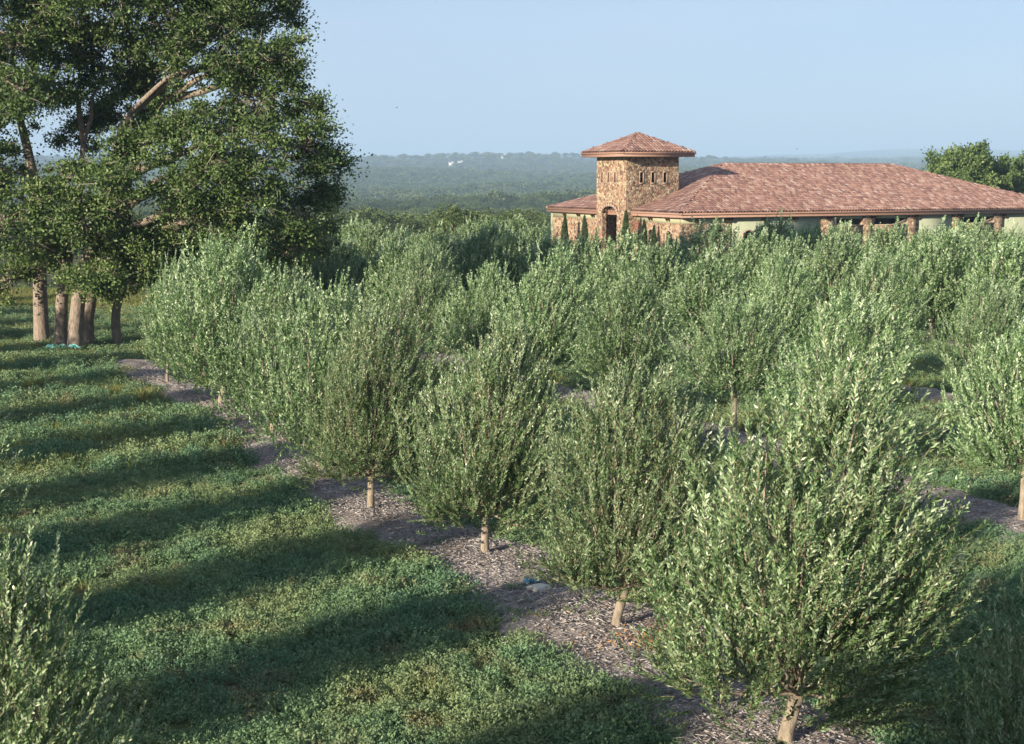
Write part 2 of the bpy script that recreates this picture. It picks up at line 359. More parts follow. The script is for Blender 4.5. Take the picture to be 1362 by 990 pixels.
# ------------------------------------------------------------------ olive trees
def rand_dirs(n):
    return norm(rng.normal(size=(n, 3)))
def make_olive(hh, rad, nshoot, nleaf, ll, lw, seed, twigs=True, lean=.2, base=.62, sides=6, cone=0):
    lop = np.random.default_rng(seed+5).uniform(0, 6.28, 2)
    """returns (trunk mesh, crown mesh) for an olive of height hh"""
    global rng
    keep = rng; rng = np.random.default_rng(seed); r = rng
    tg = Geo()
    tz = base+.12
    lx = r.uniform(-.02, .14)
    tp = np.array([(0, 0, -.15), (lx*.3, 0, base*.5), (lx, r.uniform(-.05, .05), tz)])
    tube(tg, tp, [.085, .06, .056], 8)
    top = tp[-1]
    nl = 26; limbs = []
    for j in range(nl):
        a = j*2.399+r.uniform(-.3, .3); q = (j+.5)/nl
        rr = rad*(.1+.8*q**.6)*r.uniform(.78, 1.1)*(1+.16*math.cos(a-lop[0]))
        zt = base+(hh-base)*(1.02-(.72+.12*cone)*q**(1.25-.45*cone))*r.uniform(.86, 1.04)
        if q > .8: zt = base+(hh-base)*r.uniform(.12, .4)
        tip = np.array([math.cos(a)*rr+lean*(zt-base)*.55, math.sin(a)*rr, zt-.3])
        mid = top*.5+tip*.5+np.array([math.cos(a)*rr*.18, math.sin(a)*rr*.18, -.12*(tip[2]-top[2])+.0])
        t = np.linspace(0, 1, 7)[:, None]
        P = (1-t)**2*top+2*t*(1-t)*mid+t**2*tip
        P[1:-1] += r.normal(size=(5, 3))*.02
        limbs.append(P); tube(tg, P, np.linspace(.026, .006, 7), 4)
    trunk = tg.mesh('trunk', [M_OBARK], True)
    cg = Geo()
    # shoots
    n1 = int(nshoot*.66); li = r.integers(0, nl, n1); t = 1-(r.random(n1)**1.35)*.82
    LP = np.stack(limbs); f = t*6; i0 = np.minimum(f.astype(int), 5); fr = (f-i0)[:, None]
    c = LP[li, i0]*(1-fr)+LP[li, i0+1]*fr
    sc = rad*(.15+.04*np.sin(li*1.7))
    p1 = c+r.normal(size=(n1, 3))*sc[:, None]*np.array([1, 1, .7])
    n2 = nshoot-n1; th = r.uniform(0, 2*np.pi, n2); u = r.random(n2)
    zz = base-.05+(hh-base-.55)*u**1.1; R = rad*np.sin(np.pi*np.clip(u*(.83+.1*cone)+.12+.05*cone, 0, 1))**.75*(1+.15*np.sin(th*3+u*7+seed))
    R *= r.uniform(.3, 1, n2)**.4*(1+.12*np.cos(th-lop[0])+.1*np.sin(2*th+lop[1]))
    p2 = np.stack([np.cos(th)*R+lean*(zz-base)*.6, np.sin(th)*R, zz], 1)
    p = np.concatenate([p1, p2]); p[:, 2] = np.maximum(p[:, 2], base-.05+r.uniform(-.08, .35, len(p)))
    ax = p[:, :2]-np.stack([lean*(p[:, 2]-base)*.6, np.zeros(len(p))], 1)
    rad_n = np.linalg.norm(ax, axis=1)/rad
    low = np.clip(1-(p[:, 2]-base)/(.3*(hh-base)), 0, 1)
    d0 = np.concatenate([ax/(rad+.01)*(.55+.35*low[:, None]), (1.05-.7*low)[:, None]], 1)+np.array([lean*.9, 0, 0])+r.normal(size=(len(p), 3))*.27
    d0 = norm(d0)
    d1 = norm(d0+np.array([lean*.5, 0, .55])*(1-.5*low[:, None])+r.normal(size=(len(p), 3))*.2)
    ln = r.uniform(.3, .62, len(p))*(hh/3.8)*np.where(r.random(len(p)) < .12, 1.35, 1)
    tint_s = np.clip(r.normal(.5, .18, len(p)), 0, 1)
    # leaf tint gets darker towards the bottom of the crown
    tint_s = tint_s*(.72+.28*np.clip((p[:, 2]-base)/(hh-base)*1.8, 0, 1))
    M = len(p); npair = nleaf//2
    s = (np.arange(npair)+.5)/npair
    S_ = s[None, :, None]
    curve = lambda q: p[:, None]+(d0[:, None]*(q-q*q*.5)+d1[:, None]*(q*q*.5))*ln[:, None, None]
    pos = curve(S_); tang = norm(d0[:, None]*(1-S_)+d1[:, None]*S_)
    for sgn in (1, -1):
        rv = rand_dirs(M*npair).reshape(M, npair, 3) if sgn == 1 else rv
        side = norm(np.cross(tang, rv))*sgn
        dr = norm(tang*1.0+side*r.uniform(.35, .8, (M, npair, 1))+r.normal(size=(M, npair, 3))*.12)
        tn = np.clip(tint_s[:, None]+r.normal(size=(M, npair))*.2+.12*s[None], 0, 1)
        L_ = ll*r.uniform(.7, 1.2, (M, npair))*(1-.35*s[None]**3)
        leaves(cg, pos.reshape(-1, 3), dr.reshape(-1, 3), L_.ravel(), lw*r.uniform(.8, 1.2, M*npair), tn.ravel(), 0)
    # twigs: thin three-sided
    if twigs:
        q3 = np.array([0, .5, 1.])[None, :, None]
        C = curve(q3)
        a = norm(np.cross(d0, r.normal(size=d0.shape))); b = np.cross(d0, a)
        w = np.array([.0045, .0035, .0012])
        ring = []
        for k in range(3):
            an = k*2*np.pi/3; ring.append(C+(a*math.cos(an)+b*math.sin(an))[:, None]*w[None, :, None])
        V = np.stack(ring, 2).reshape(M, 9, 3)
        base_i = (np.arange(M)*9)[:, None]
        q = []
        for seg in range(2):
            for k in range(3):
                k2 = (k+1) % 3; q.append(base_i+np.array([[seg*3+k, seg*3+k2, seg*3+3+k2, seg*3+3+k]]))
        cg.add(V.reshape(-1, 3), np.concatenate(q), m=1)
    crown = cg.mesh('crown', [M_OLIVE, M_TWIG])
    rng = keep
    return trunk, crown

near_v = [make_olive(3.8, 1.12, 1650, 40, .064, .0155, 100+i, base=(.47, .56, .6, .62, .5)[i], cone=(.6, 0, .5, 0, .8)[i]) for i in range(5)]
mid_v = [make_olive(3.8, 1.13, 1120, 28, .08, .023, 200+i, twigs=False, cone=(.2, 0, .9, .4, 0)[i]) for i in range(5)]
low_v = [make_olive(3.8, 1.2, 1150, 28, .08, .025, 260+i, twigs=False, base=.36) for i in range(3)]
high_v = [make_olive(3.8, 1.25, 1150, 32, .075, .022, 280+i, twigs=False, base=1.05) for i in range(2)]
far_v = [make_olive(3.8, 1.17, 850, 22, .11, .038, 300+i, twigs=False) for i in range(4)]
def olive(variant, x, y, h, rz, label, group, w=1.0):
    tm, cm = variant
    e = empty('olive_tree', (x, y, hz(x, y)), rz, label=label, cat='olive tree', group=group)
    s = h/3.8; e.scale = (s*w, s*w, s)
    link(bpy.data.objects.new('trunk', tm), e); link(bpy.data.objects.new('crown', cm), e)
    return e

G0 = 'olive trees in the front row along the mulch'
row0 = [((1040, 1000), 3.9, 1.28, 0, 0, 'large foreground olive tree whose wide crown fills the lower right of the picture'),
        ((817, 848), 3.5, 1.14, 1, 0, 'olive tree with a short pale trunk just left of the orange-brown leaf litter'),
        ((645, 745), 3.7, 1.06, 2, 0, 'olive tree with a leaning pale trunk on the mulch just above the flat white stone'),
        ((493, 688), 3.75, 1.06, 3, 0, 'olive tree with a thin grey trunk close to where the green weeds reach the mulch'),
        ((422, 633), 3.85, .98, 0, 2, 'olive tree with only a stub of pale trunk showing over the sunlit mulch mound'),
        ((362, 583), 3.85, .98, 1, 2, 'front row olive tree directly right of the tallest broad one'),
        ((292, 543), 4.4, 1.15, 2, 2, 'tallest broad olive tree of the front row, its foliage hanging low over the mulch'),
        ((222, 512), 3.5, .72, 0, 1, 'small olive tree at the far end of the front row, nearest the oaks')]
for (pp, h, w, vi, lod, lab) in row0:
    x, y = at(*pp); olive((near_v, mid_v, low_v)[lod][vi], x, y, h, rng.uniform(-.5, .5), lab, G0, w)
T1 = at(1040, 1000)
def rowx(k, y): return -1.35-.49*(y-23)+9.55*k
# next one toward the viewer, in shade at the right edge
olive(near_v[4], 4.35, 10.5, 3.5, .4, 'shaded dark olive tree cut off by the lower right corner of the frame', G0, .95)
olive(near_v[0], 6.1, 7.0, 3.8, 1.4, 'olive tree just outside the right edge, next to the shaded corner one', G0, 1)
# row to the left of the grass
G1 = 'olive trees of the row left of the grass'
lefts = [(-3.0, 5.9, 2.95, 3, 'shaded olive tree at the very bottom left corner, nearest the viewer'),
         (-3.7, 9.3, 3.3, 4, 'sunlit olive tree rising at the lower left edge over the grass')]
for i, (x, y, h, vi, lab) in enumerate(lefts): olive(near_v[vi], x, y, h, 0.3, lab, G1, 1)
BN = ['', 'nearest', 'second', 'third', 'fourth', 'fifth', 'sixth', 'seventh', 'eighth', 'ninth', 'tenth', 'eleventh', 'twelfth', 'farthest', 'last']
for i, y in enumerate([12.75, 16.1, 19.3, 22.6, 26.1, 30.2, 34.4, 38.2, 42, 46, 50, 54, 58, 62]):
    x = rowx(-1, y)+(.2 if i == 0 else 0)
    olive(near_v[i % 4] if y < 20 else mid_v[i % 5], x, y, (3.5 if i == 0 else (3.7, 3.9, 3.6, 3.85)[i % 4]), rng.uniform(-.6, .6),
          'olive tree whose right twigs just enter at the left edge above the corner olive' if i == 0 else 'olive tree outside the left edge casting the '+BN[i]+' shadow band up the grass', G1, .96)
# rows to the right and beyond
G2 = 'olive trees of the rows behind the front row'
later = []
cnt = 0
for k in range(-2, 9):
    if k in (-1, 0): continue
    y0 = {1: 23.0-3.75*3}.get(k, 12+rng.uniform(0, 3.7)); y = y0; j = 0
    while y < 84:
        x = rowx(k, y)+rng.uniform(-.2, .2); yy = y+rng.uniform(-.25, .25)
        if k == 1 and abs(y-23) < .1: x, yy = at(1358, 705)
        if k == 1 and abs(y-30.5) < .1: x, yy = at(976, 580)
        px, py = proj(x, yy, 2)
        ok = -260 < px < 1480 and yy > 12
        if k == -2 and (px < -80 or yy < 58): ok = False
        if px > 735 and yy > (66 if px < 950 else 73): ok = False                 # the building's yard
        if x < -11 and yy < 57: ok = False                     # under the oaks
        if px < 215 and yy < 62: ok = False
        if ok:
            if yy < 26: v = mid_v[(j+k) % 5]
            elif yy < 46: v = mid_v[(j*2+k) % 5]
            else: v = far_v[(j+k) % 4]
            if yy < 24: v = near_v[(j+k) % 5]
            if k == 1 and abs(y-23) < .1: v = high_v[0]
            if k == 1 and abs(y-30.5) < .1: v = high_v[1]
            h = rng.uniform(3.15, 3.85)+(.2 if yy > 52 and px > 940 else 0)
            if k == 1 and abs(y-23) < .1: lab = 'olive tree at the right edge with its pale trunk beside the second mulch strip'
            elif k == 1 and abs(y-26.75) < .1: lab = 'dense trunkless-looking olive between the right-edge olive and the one with a bare trunk'
            elif k == 1 and abs(y-30.5) < .1: lab = 'rounded olive tree of the second row with its bare pale trunk showing below'
            else:
                zone = ('behind the left oaks' if px < 330 else 'between oaks and tower' if px < 700 else 'below the stone tower' if px < 900 else
                        "below the long roof's left half" if px < 1130 else "below the long roof's right half")
                band = 'in the second row' if k == 1 else 'mid-orchard' if yy < 44 else 'in the back rows'
                lab = f'olive crown {band}, {zone}'
                later.append([px, lab])
            e = olive(v, x, yy, h, rng.uniform(-1.1, 1.1), lab, G2, rng.uniform(1.05, 1.3)); cnt += 1
            if later and len(later[-1]) == 2: later[-1].append(e)
        y += 3.75 if y < 44 else 2.5; j += 1
ORD = ['leftmost', 'second from left', 'third from left', 'fourth from left', 'fifth from left', 'sixth from left', 'seventh from left', 'eighth from left', 'ninth from left', 'tenth from left', 'eleventh from left', 'twelfth from left', 'thirteenth from left', 'fourteenth from left', 'fifteenth from left', 'sixteenth from left', 'seventeenth from left', 'eighteenth from left', 'nineteenth from left', 'twentieth from left']
ORD = [o_.replace(' from left', '') + ('-from-left' if o_ != 'leftmost' else '') for o_ in ORD]
def ordinal_labels(items):
    for lab in sorted({i[1] for i in items}):
        g_ = sorted([i for i in items if i[1] == lab], key=lambda i: i[0])
        if len(g_) > 1:
            for n_, i in enumerate(g_): i[2]['label'] = (ORD[n_] if n_ < 20 else 'rightmost')+' '+lab
ordinal_labels(later)
print('OLIVES', cnt)

# ------------------------------------------------------------------ oaks
def leafball(g, c, r, n, size, m=0, squash=.8, tint0=.45):
    d = rand_dirs(n); rr = r*np.minimum(np.abs(rng.normal(0, .58, n)+.12), 1.2+rng.random(n)*.1)
    p = c+d*rr[:, None]*np.array([1, 1, squash])
    dr = norm(d*.6+rand_dirs(n)+np.array([0, 0, .2]))
    leaves(g, p, dr, size*rng.uniform(.7, 1.3, n), size*.62*rng.uniform(.8, 1.2, n), np.clip(tint0+rng.normal(size=n)*.17, 0, 1), m, .12)
def make_oak(name, label, stems, lobes, Y0, ncl, nlf, size, group, bark=M_OAKBARK, tintf=None):
    bx, by = at(*stems[0][0]); root = empty(name, (bx, by, hz(bx, by)), 0, label=label, cat='oak tree', group=group)
    o = np.array([bx, by, hz(bx, by)])
    tg = Geo(); cg = Geo(); tops = []
    for (b, t, r0, r1) in stems:
        x, y = at(*b); B = np.array([x, y, hz(x, y)-.2])-o; T = np.array(atY(t[0], t[1], y+t[2]))-o
        n = 9; tt = np.linspace(0, 1, n)[:, None]
        P = B+(T-B)*np.concatenate([tt**1.7, tt**1.7, tt], 1)+np.array([1, 1, .0])*np.sin(tt*np.pi*1.6+r0*19)*.2*tt
        R = np.linspace(r0, r1, n); R[0] *= 1.18
        tube(tg, P, R, 10); tops.append(P)
    AP = np.concatenate(tops)
    for (px, py, rp, dy) in lobes:
        C = np.array(atY(px, py, Y0+dy))-o; R = rp/F*(Y0+dy)
        cand = AP[AP[:, 2] < C[2]+.4] if (AP[:, 2] < C[2]+.4).any() else AP
        cand = cand[cand[:, 2] > 2.2] if (cand[:, 2] > 2.2).any() else cand
        A = cand[np.argmin(np.linalg.norm(cand-C, axis=1)+rng.uniform(0, 1.2, len(cand)))]
        dist = np.linalg.norm(C-A); n = 11; t = np.linspace(0, 1, n)[:, None]
        P = A+(C-A)*t+np.array([0, 0, 1])*np.sin(t*np.pi)*dist*.12; wv = rng.uniform(0, 6, 3); P = P+np.sin(t*np.pi)*np.sin(t*5+wv)*.07*dist**.7
        tube(tg, P, np.linspace(.06+.015*dist, .03, n), 6)
        m = max(14, int(ncl*(R/2)**2)); d = rand_dirs(m)*(rng.uniform(.45, 1.05, m)[:, None])
        for k in range(m):
            q = C+d[k]*R*np.array([1, 1, .82]); cr = rng.uniform(.28, .8)
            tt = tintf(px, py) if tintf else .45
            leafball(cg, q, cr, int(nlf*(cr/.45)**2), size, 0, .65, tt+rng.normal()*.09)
            for _ in range(3):
                d2 = rand_dirs(1)[0]*np.array([1, 1, .8]); e2 = q+d2*cr*rng.uniform(.8, 1.25); tube(cg, [q, (q+e2)/2+rng.normal(size=3)*.07, e2], [.014, .01, .004], 3, m=1, cap=False)
            a = C+(q-C)*.05; tube(tg, [a, (a+q)/2+rng.normal(size=3)*.12, q], [.035, .022, .008], 3, cap=False)
    tg.obj('trunk', [bark], root, True); cg.obj('crown', [M_OAK, M_OAKTWIG], root)
    return root
GO = 'live oaks of the clump at the left'
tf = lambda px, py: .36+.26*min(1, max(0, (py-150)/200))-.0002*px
YO = at(100, 467)[1]
make_oak('live_oak', 'leftmost oak of the clump, its single rough trunk left of the multi-stemmed oak',
         [((57, 459), (34, 160, 0), .27, .13)],
         [(20, 50, 80, 0), (72, 110, 45, 1), (-40, 130, 90, 0), (5, 300, 60, -1.5), (62, 262, 42, -1), (-30, -50, 100, 0), (75, 10, 60, 1),
          (-20, 225, 60, 1), (15, 372, 38, 0), (90, 300, 40, 0), (-90, 40, 100, 0), (-80, 260, 80, 0), (30, 120, 45, -2)], YO, 60, 140, .108, GO, tintf=tf)
make_oak('live_oak', 'big spreading multi-stemmed oak of three thick pale trunks in the middle of the clump',
         [((100, 467), (168, 165, 1), .25, .15), ((82, 462), (112, 190, 1), .24, .08), ((114, 461), (236, 90, 2), .25, .13)],
         [(300, 50, 80, 0), (352, 130, 68, 0), (405, 195, 48, -1), (432, 215, 30, 0), (330, 225, 72, -2), (240, 25, 75, 0), (400, 285, 46, 0), (425, 262, 30, 1),
          (285, 285, 66, -1), (240, 195, 48, -1.5), (175, 50, 66, 2), (150, -40, 110, 0), (280, -60, 110, 0), (355, 20, 45, 1), (372, 75, 40, -1),
          (165, 245, 50, -2), (115, 300, 50, -1), (170, 320, 50, 1), (225, 310, 50, 1), (200, 120, 40, 3), (110, 180, 36, 3), (135, 110, 34, 2),
          (390, 330, 38, 1), (330, 320, 45, 2), (410, 140, 32, 0), (130, 365, 40, -1), (300, 150, 40, 2), (345, 365, 40, 3), (425, 318, 28, 2), (88, 240, 34, 0), (60, 330, 36, 1),
          (260, 350, 45, 2.5), (350, -60, 60, 0), (185, 100, 34, 2.5), (205, 165, 34, 1.5), (255, 95, 46, -.5), (260, 170, 36, -1.5), (105, 60, 45, 2), (165, 190, 26, -1), (295, 215, 40, -2.5), (140, 150, 26, 3.5), (240, 250, 40, -2)], YO, 60, 140, .108, GO, tintf=tf)
make_oak('live_oak', 'slender young oak with a straight thin trunk, rightmost trunk of the clump',
         [((157, 461), (160, 350, 0), .17, .12)],
         [(158, 345, 36, 0), (195, 365, 30, 0), (185, 325, 38, 0), (140, 378, 24, -1)], YO, 60, 140, .108, GO, tintf=tf)

# unseen oak added behind the viewer's left shoulder to shade the lower view
def simple_tree(variant, x, y, h, w, rz, name, label, cat, group, par_scale=1):
    tm, cm = variant; e = empty(name, (x, y, hz(x, y)), rz, label=label, cat=cat, group=group)
    e.scale = (w, w, h); link(bpy.data.objects.new('trunk', tm), e); link(bpy.data.objects.new('crown', cm), e); return e
def round_tree(seed, nsub, nl, size, mat, bark, low=.28):
    """unit tree: height 1, crown radius about .5"""
    global rng
    keep = rng; rng = np.random.default_rng(seed)
    tg = Geo(); cg = Geo()
    tube(tg, [(0, 0, -.03), (.01, .01, .2), (.02, 0, .5)], [.035, .028, .012], 6)
    lob = []
    for i in range(9):
        a = i*2.4+rng.uniform(-.3, .3); q = (i+.5)/9; rr = .34*math.sqrt(q)
        lob.append((np.array([math.cos(a)*rr, math.sin(a)*rr, .74-.3*q**1.4+rng.uniform(-.05, .05)]), rng.uniform(.15, .22)))
    for c, r in lob:
        tube(tg, [(.01, .01, .3), (np.array([.01, 0, .34])+c)/2, c], [.016, .011, .005], 4)
        for k in range(nsub):
            d = rand_dirs(1)[0]*rng.uniform(.55, 1.05)
            q = c+d*r*np.array([1, 1, .8]); q[2] = max(q[2], low)
            leafball(cg, q, r*rng.uniform(.22, .42), nl, size, 0, .75, .45+rng.normal()*.13)
    t = tg.mesh('trunk', [bark], True); c = cg.mesh('crown', [mat]); rng = keep
    return t, c
tree_big = [round_tree(500+i, 22, 110, .028, M_OAK, M_OAKBARK) for i in range(3)]
tree_mid = [round_tree(520+i, 16, 42, .03, M_WOOD, M_OAKBARK) for i in range(4)]
tree_low = [round_tree(540+i, 7, 5, .13, M_WOOD, M_OAKBARK, .12) for i in range(5)]
simple_tree(tree_big[0], -8.6, -3.4, 9.8, 8.2, 0, 'live_oak', 'oak outside the frame behind the viewer, shading the bottom of the view', 'oak tree', None)
# oaks behind the building, right
for (px, py, Y, h, w, rz, vi, lab) in [(1287, 250, 142, 12.2, 11.2, .3, 1, 'round dark oak behind the tiled roof, the left and fuller of the two crowns'),
                                      (1362, 250, 148, 11.7, 11, 1.2, 2, 'dark oak behind the tiled roof cut by the right edge of the frame'),
                                      (1425, 250, 150, 12.2, 11, 2.2, 0, 'dark oak behind the tiled roof just outside the right edge')]:
    x, _, _ = atY(px, py, Y); simple_tree(tree_big[vi], x, Y, h, w, rz, 'live_oak', lab, 'oak tree', 'dark oaks behind the tiled roof')

# trees one can still tell apart beyond the orchard
ncnt = 0; woods = []
for i in range(70):
    Y = rng.uniform(128, 330); px = rng.uniform(250, 800) if i < 56 else rng.uniform(800, 1362)
    x, _, _ = atY(px, 250, Y)
    if x > 0 and Y < 150 and px > 715: continue
    lab = ('round oak in the near wood just beyond the orchard, left of the building' if px < 740 else 'oak in the wood hidden behind the building roof')
    s = rng.uniform(3.9, 5.3)+(.5 if 430 < px < 600 else 0)
    e = simple_tree(tree_mid[i % 4], x, Y, s, s*rng.uniform(1.15, 1.45), rng.uniform(0, 6), 'woodland_tree', lab, 'tree', 'trees of the near wood beyond the orchard'); ncnt += 1
    zone = ('hidden behind the left oaks' if px < 450 else 'in the gap right of the left oaks' if px < 560 else 'midway between oaks and building' if px < 650 else 'just left of the building') if px < 740 else ('behind the tower' if px < 900 else 'behind the long roof')
    woods.append([px, 'round tree of the near wood, '+('nearer, ' if Y < 200 else 'farther, ')+zone, e])
ordinal_labels(woods)

# far woodland
def wood(name, y0, y1, area, hs, seed, coll, nvar, wide=.5):
    r = np.random.default_rng(seed)
    A = wide*(y1*y1-y0*y0); n = int(A/area)
    y = np.sqrt(r.uniform(y0*y0, y1*y1, n)); x = r.uniform(-wide, wide, n)*y
    dens = fbm(x/120, y/90, seed+1); keep = dens > -.75
    x, y = x[keep], y[keep]; n = len(x)
    z = hgt(x, y)-.3
    h = hs*r.uniform(.65, 1.3, n)*(1+.25*fbm(x/60, y/60, seed+2))
    w = h*r.uniform(1.2, 1.7, n)
    scatter(name, np.stack([x, y, z], 1), r.uniform(0, 6.28, n), np.stack([w, w, h], 1), r.integers(0, nvar, n), coll,
            label='hazy mixed oak and cedar woodland covering the far hills' if y0 > 1000 else 'dense green woodland rolling down beyond the orchard', cat='woodland')
    return n
def src(trees):
    obs = []
    for i, (t, c) in enumerate(trees):
        g = bpy.data.objects.new('woodland_tree_source', c); obs.append(g)
    return source_collection('woodland_sources', obs)
c_mid = src(tree_mid[:3]); c_low = src(tree_low)
n1 = wood('woodland', 200, 800, 34, 7.2, 41, c_mid, 3)
n2 = wood('woodland', 800, 2600, 75, 8.0, 42, c_low, 5)
n3 = wood('woodland', 2600, 11500, 1100, 12, 43, c_low, 5, .46)
print('WOOD', n1, n2, n3)

# ------------------------------------------------------------------ mulch strips and chips
M_MULCH = mulch_mat(); M_CHIP = chip_mat()
def strip_point(k, y, off):
    """point at distance off to the side of row k"""
    cx = rowx(k, y)
    if k == 0:
        ys = [at(*p[0])[1] for p in row0][::1]; xs = [at(*p[0])[0] for p in row0]
        ys, xs = zip(*sorted(zip(ys, xs)))
        cx0 = np.interp(y, ys, xs)
        cx = np.where((y >= ys[0]) & (y <= ys[-1]), cx0, cx+np.where(y < ys[0], xs[0]-rowx(0, ys[0]), xs[-1]-rowx(0, ys[-1])))
    return cx+off*.9, y+off*.44
def mound(k, s, y, hw):
    return .13*np.sqrt(np.clip(1-s*s, 0, 1))*(1+.35*fbm(y*1.1, s*2, 60+k, 3))
def half_w(k, y): return (1.1-.3*np.clip((y-24)/14, 0, 1))*(1+.18*fbm(y*.9, y*.13, 70+k, 3))
for k in (-1, 0, 1, 2, 3):
    y0, y1 = (2, 44) if k == 0 else (5, 60) if k == -1 else (9, 62)
    ny = int((y1-y0)*9); ns = 23
    yv = np.linspace(y0, y1, ny); sv = np.linspace(-1, 1, ns)
    Yg, Sg = np.meshgrid(yv, sv, indexing='ij')
    hw = half_w(k, Yg)+.17*fbm(Yg*2.6, Sg*0+np.sign(Sg)*3, 90+k, 4)
    X, Yy = strip_point(k, Yg, Sg*hw)
    Z = hgt(X, Yy)+mound(k, Sg, Yg, hw)+.02*fbm(X*7, Yy*7, 5, 3)*np.clip(1-Sg**2, 0, 1)-.02*(np.abs(Sg) > .99)+.004
    V = np.stack([X, Yy, Z], -1).reshape(-1, 3)
    a = (np.arange(ny-1)[:, None]*ns+np.arange(ns-1)[None]).ravel()
    me = npmesh('mulch_strip', V, np.stack([a, a+ns, a+ns+1, a+1], 1), mats=[M_MULCH], smooth=True)
    link(bpy.data.objects.new('mulch_strip', me), kind='structure')
def chip_src():
    obs = []
    for i, (l, w, t) in enumerate([(.08, .018, .01), (.16, .008, .008), (.05, .028, .012), (.28, .007, .007), (.05, .015, .01)]):
        g = Geo(); r = np.random.default_rng(i)
        v = np.array([(-l/2, -w/2, 0), (l/2, -w/3, 0), (l/2, w/3, 0), (-l/2, w/2, 0), (-l/2, -w/2, t), (l/2, -w/3, t*.7), (l/2, w/3, t*.7), (-l/2, w/2, t)], float)
        v[:, 1] += np.array([0, .3*w, .3*w, 0]*2); v += r.normal(size=v.shape)*.002
        g.add(v, [(0,3,2,1),(4,5,6,7),(0,1,5,4),(1,2,6,5),(2,3,7,6),(3,0,4,7)])
        obs.append(bpy.data.objects.new('chip_source', g.mesh('chip', [M_CHIP])))
    return source_collection('chip_sources', obs)
c_chip = chip_src()
for k, y0, y1, dens in ((0, 6, 42, 330), (1, 10, 45, 110)):
    n = int((y1-y0)*2.3*dens); r = np.random.default_rng(80+k)
    y = y0+(y1-y0)*r.random(n)**1.5; s = np.clip(r.normal(0, .55, n), -1.25, 1.25)
    hw = half_w(k, y); X, Yy = strip_point(k, y, s*hw)
    Z = hgt(X, Yy)+np.where(np.abs(s) < 1, mound(k, s, y, hw), 0)+.008+r.uniform(0, .02, n)
    scatter('wood_chips', np.stack([X, Yy, Z], 1), r.normal(.4, 1.1, n), r.uniform(.4, 1.05, n), r.integers(0, 5, n), c_chip,
            tilt=r.normal(size=(n, 2))*.22, label='grey-brown shredded wood chips strewn over the ' + ('front' if k == 0 else 'second')+' mulch strip', cat='wood chips')

# ------------------------------------------------------------------ ground cover and grass
def cover_src():
    global rng
    obs = []
    for i in range(5):
        g = Geo(); rng = np.random.default_rng(600+i)
        n = 26                                      # stems, each with a tuft of small leaves
        for j in range(n):
            a = rng.uniform(0, 6.28); rr = .17*math.sqrt(rng.random()); h = rng.uniform(.06, .15)*(1.1-rr*3)
            b = np.array([math.cos(a)*rr*.4, math.sin(a)*rr*.4, 0]); t = np.array([math.cos(a)*rr, math.sin(a)*rr, h])
            m = 12; d = norm(rand_dirs(m)*.8+np.array([0, 0, .45])); p = t+rng.normal(size=(m, 3))*np.array([.015, .015, .012])-np.array([0, 0, 1])*rng.uniform(0, .05, (m, 1))
            leaves(g, p, d, rng.uniform(.016, .03, m), rng.uniform(.009, .015, m), np.clip(rng.normal(.5, .22, m), 0, 1), 0, .1)
        obs.append(bpy.data.objects.new('cover_source', g.mesh('cover', [M_COVER])))
    return source_collection('cover_sources', obs)
def grass_src():
    global rng
    obs = []
    for i in range(4):
        g = Geo(); rng = np.random.default_rng(700+i); n = 34
        a = rng.uniform(0, 6.28, n); rr = .1*np.sqrt(rng.random(n)); h = rng.uniform(.1, .28, n)
        b = np.stack([np.cos(a)*rr, np.sin(a)*rr, np.zeros(n)], 1)
        d = norm(np.stack([np.cos(a)*.45, np.sin(a)*.45, np.ones(n)], 1)+rng.normal(size=(n, 3))*.2)
        leaves(g, b, d, h, .009, np.clip(rng.normal(.5, .25, n), 0, 1), 0, .1)
        obs.append(bpy.data.objects.new('grass_source', g.mesh('grass', [M_GRASS])))
    return source_collection('grass_sources', obs)
keep = rng; c_cov = cover_src(); c_gr = grass_src(); rng = keep
def on_mulch(x, y, m=1.0):
    res = np.zeros(len(x), bool)
    for k in (-1, 0, 1, 2, 3):
        # invert the strip: distance to the row line
        for it in range(1):
            cx, _ = strip_point(k, y-.44*0, 0)
            off = (x-cx)*.9
            yy = y-off*.44
            cx2, _ = strip_point(k, yy, 0); off = (x-cx2)/.9
            yl = 44 if k == 0 else 61
            res |= (np.abs(off) < half_w(k, yy)*m*.97) & (yy < yl)
    return res
def field(name, coll, nv, y0, y1, dens, s0, s1, seed, label, cat, sel=None, xw=.385, edge=1.0):
    r = np.random.default_rng(seed); A = xw*(y1*y1-y0*y0); n = int(A*dens)
    y = np.sqrt(r.uniform(y0*y0, y1*y1, n)); x = r.uniform(-xw, xw, n)*y
    k = ~on_mulch(x, y, edge)
    if sel is not None: k &= sel(x, y, r)
    x, y = x[k], y[k]; n = len(x)
    if n == 0: return
    scatter(name, np.stack([x, y, hgt(x, y)-.01], 1), r.uniform(0, 6.28, n), r.uniform(s0, s1, n)*(1+.3*fbm(x*1.3, y*1.3, seed, 2)), r.integers(0, nv, n), coll, label=label, cat=cat)
    print(name, n)
field('ground_cover', c_cov, 5, 10.5, 27, 30, 1.0, 1.75, 31, 'low leafy green weeds carpeting the ground left of the front mulch strip', 'ground cover', lambda x, y, r: fbm(x*.9, y*.9, 1, 3)+r.normal(size=len(x))*.3 > -1.3, edge=.76)
field('ground_cover', c_cov, 5, 27, 62, 9, 1.6, 2.5, 32, 'patches of low green weeds on the ground under the oaks', 'ground cover', lambda x, y, r: fbm(x*.5, y*.5, 2, 3) > -.7)
field('grass', c_gr, 4, 10.5, 27, 7, .45, .85, 33, 'thin grass blades standing among the low weeds', 'grass', lambda x, y, r: fbm(x*.6, y*.6, 9, 3) > .1, edge=.9)
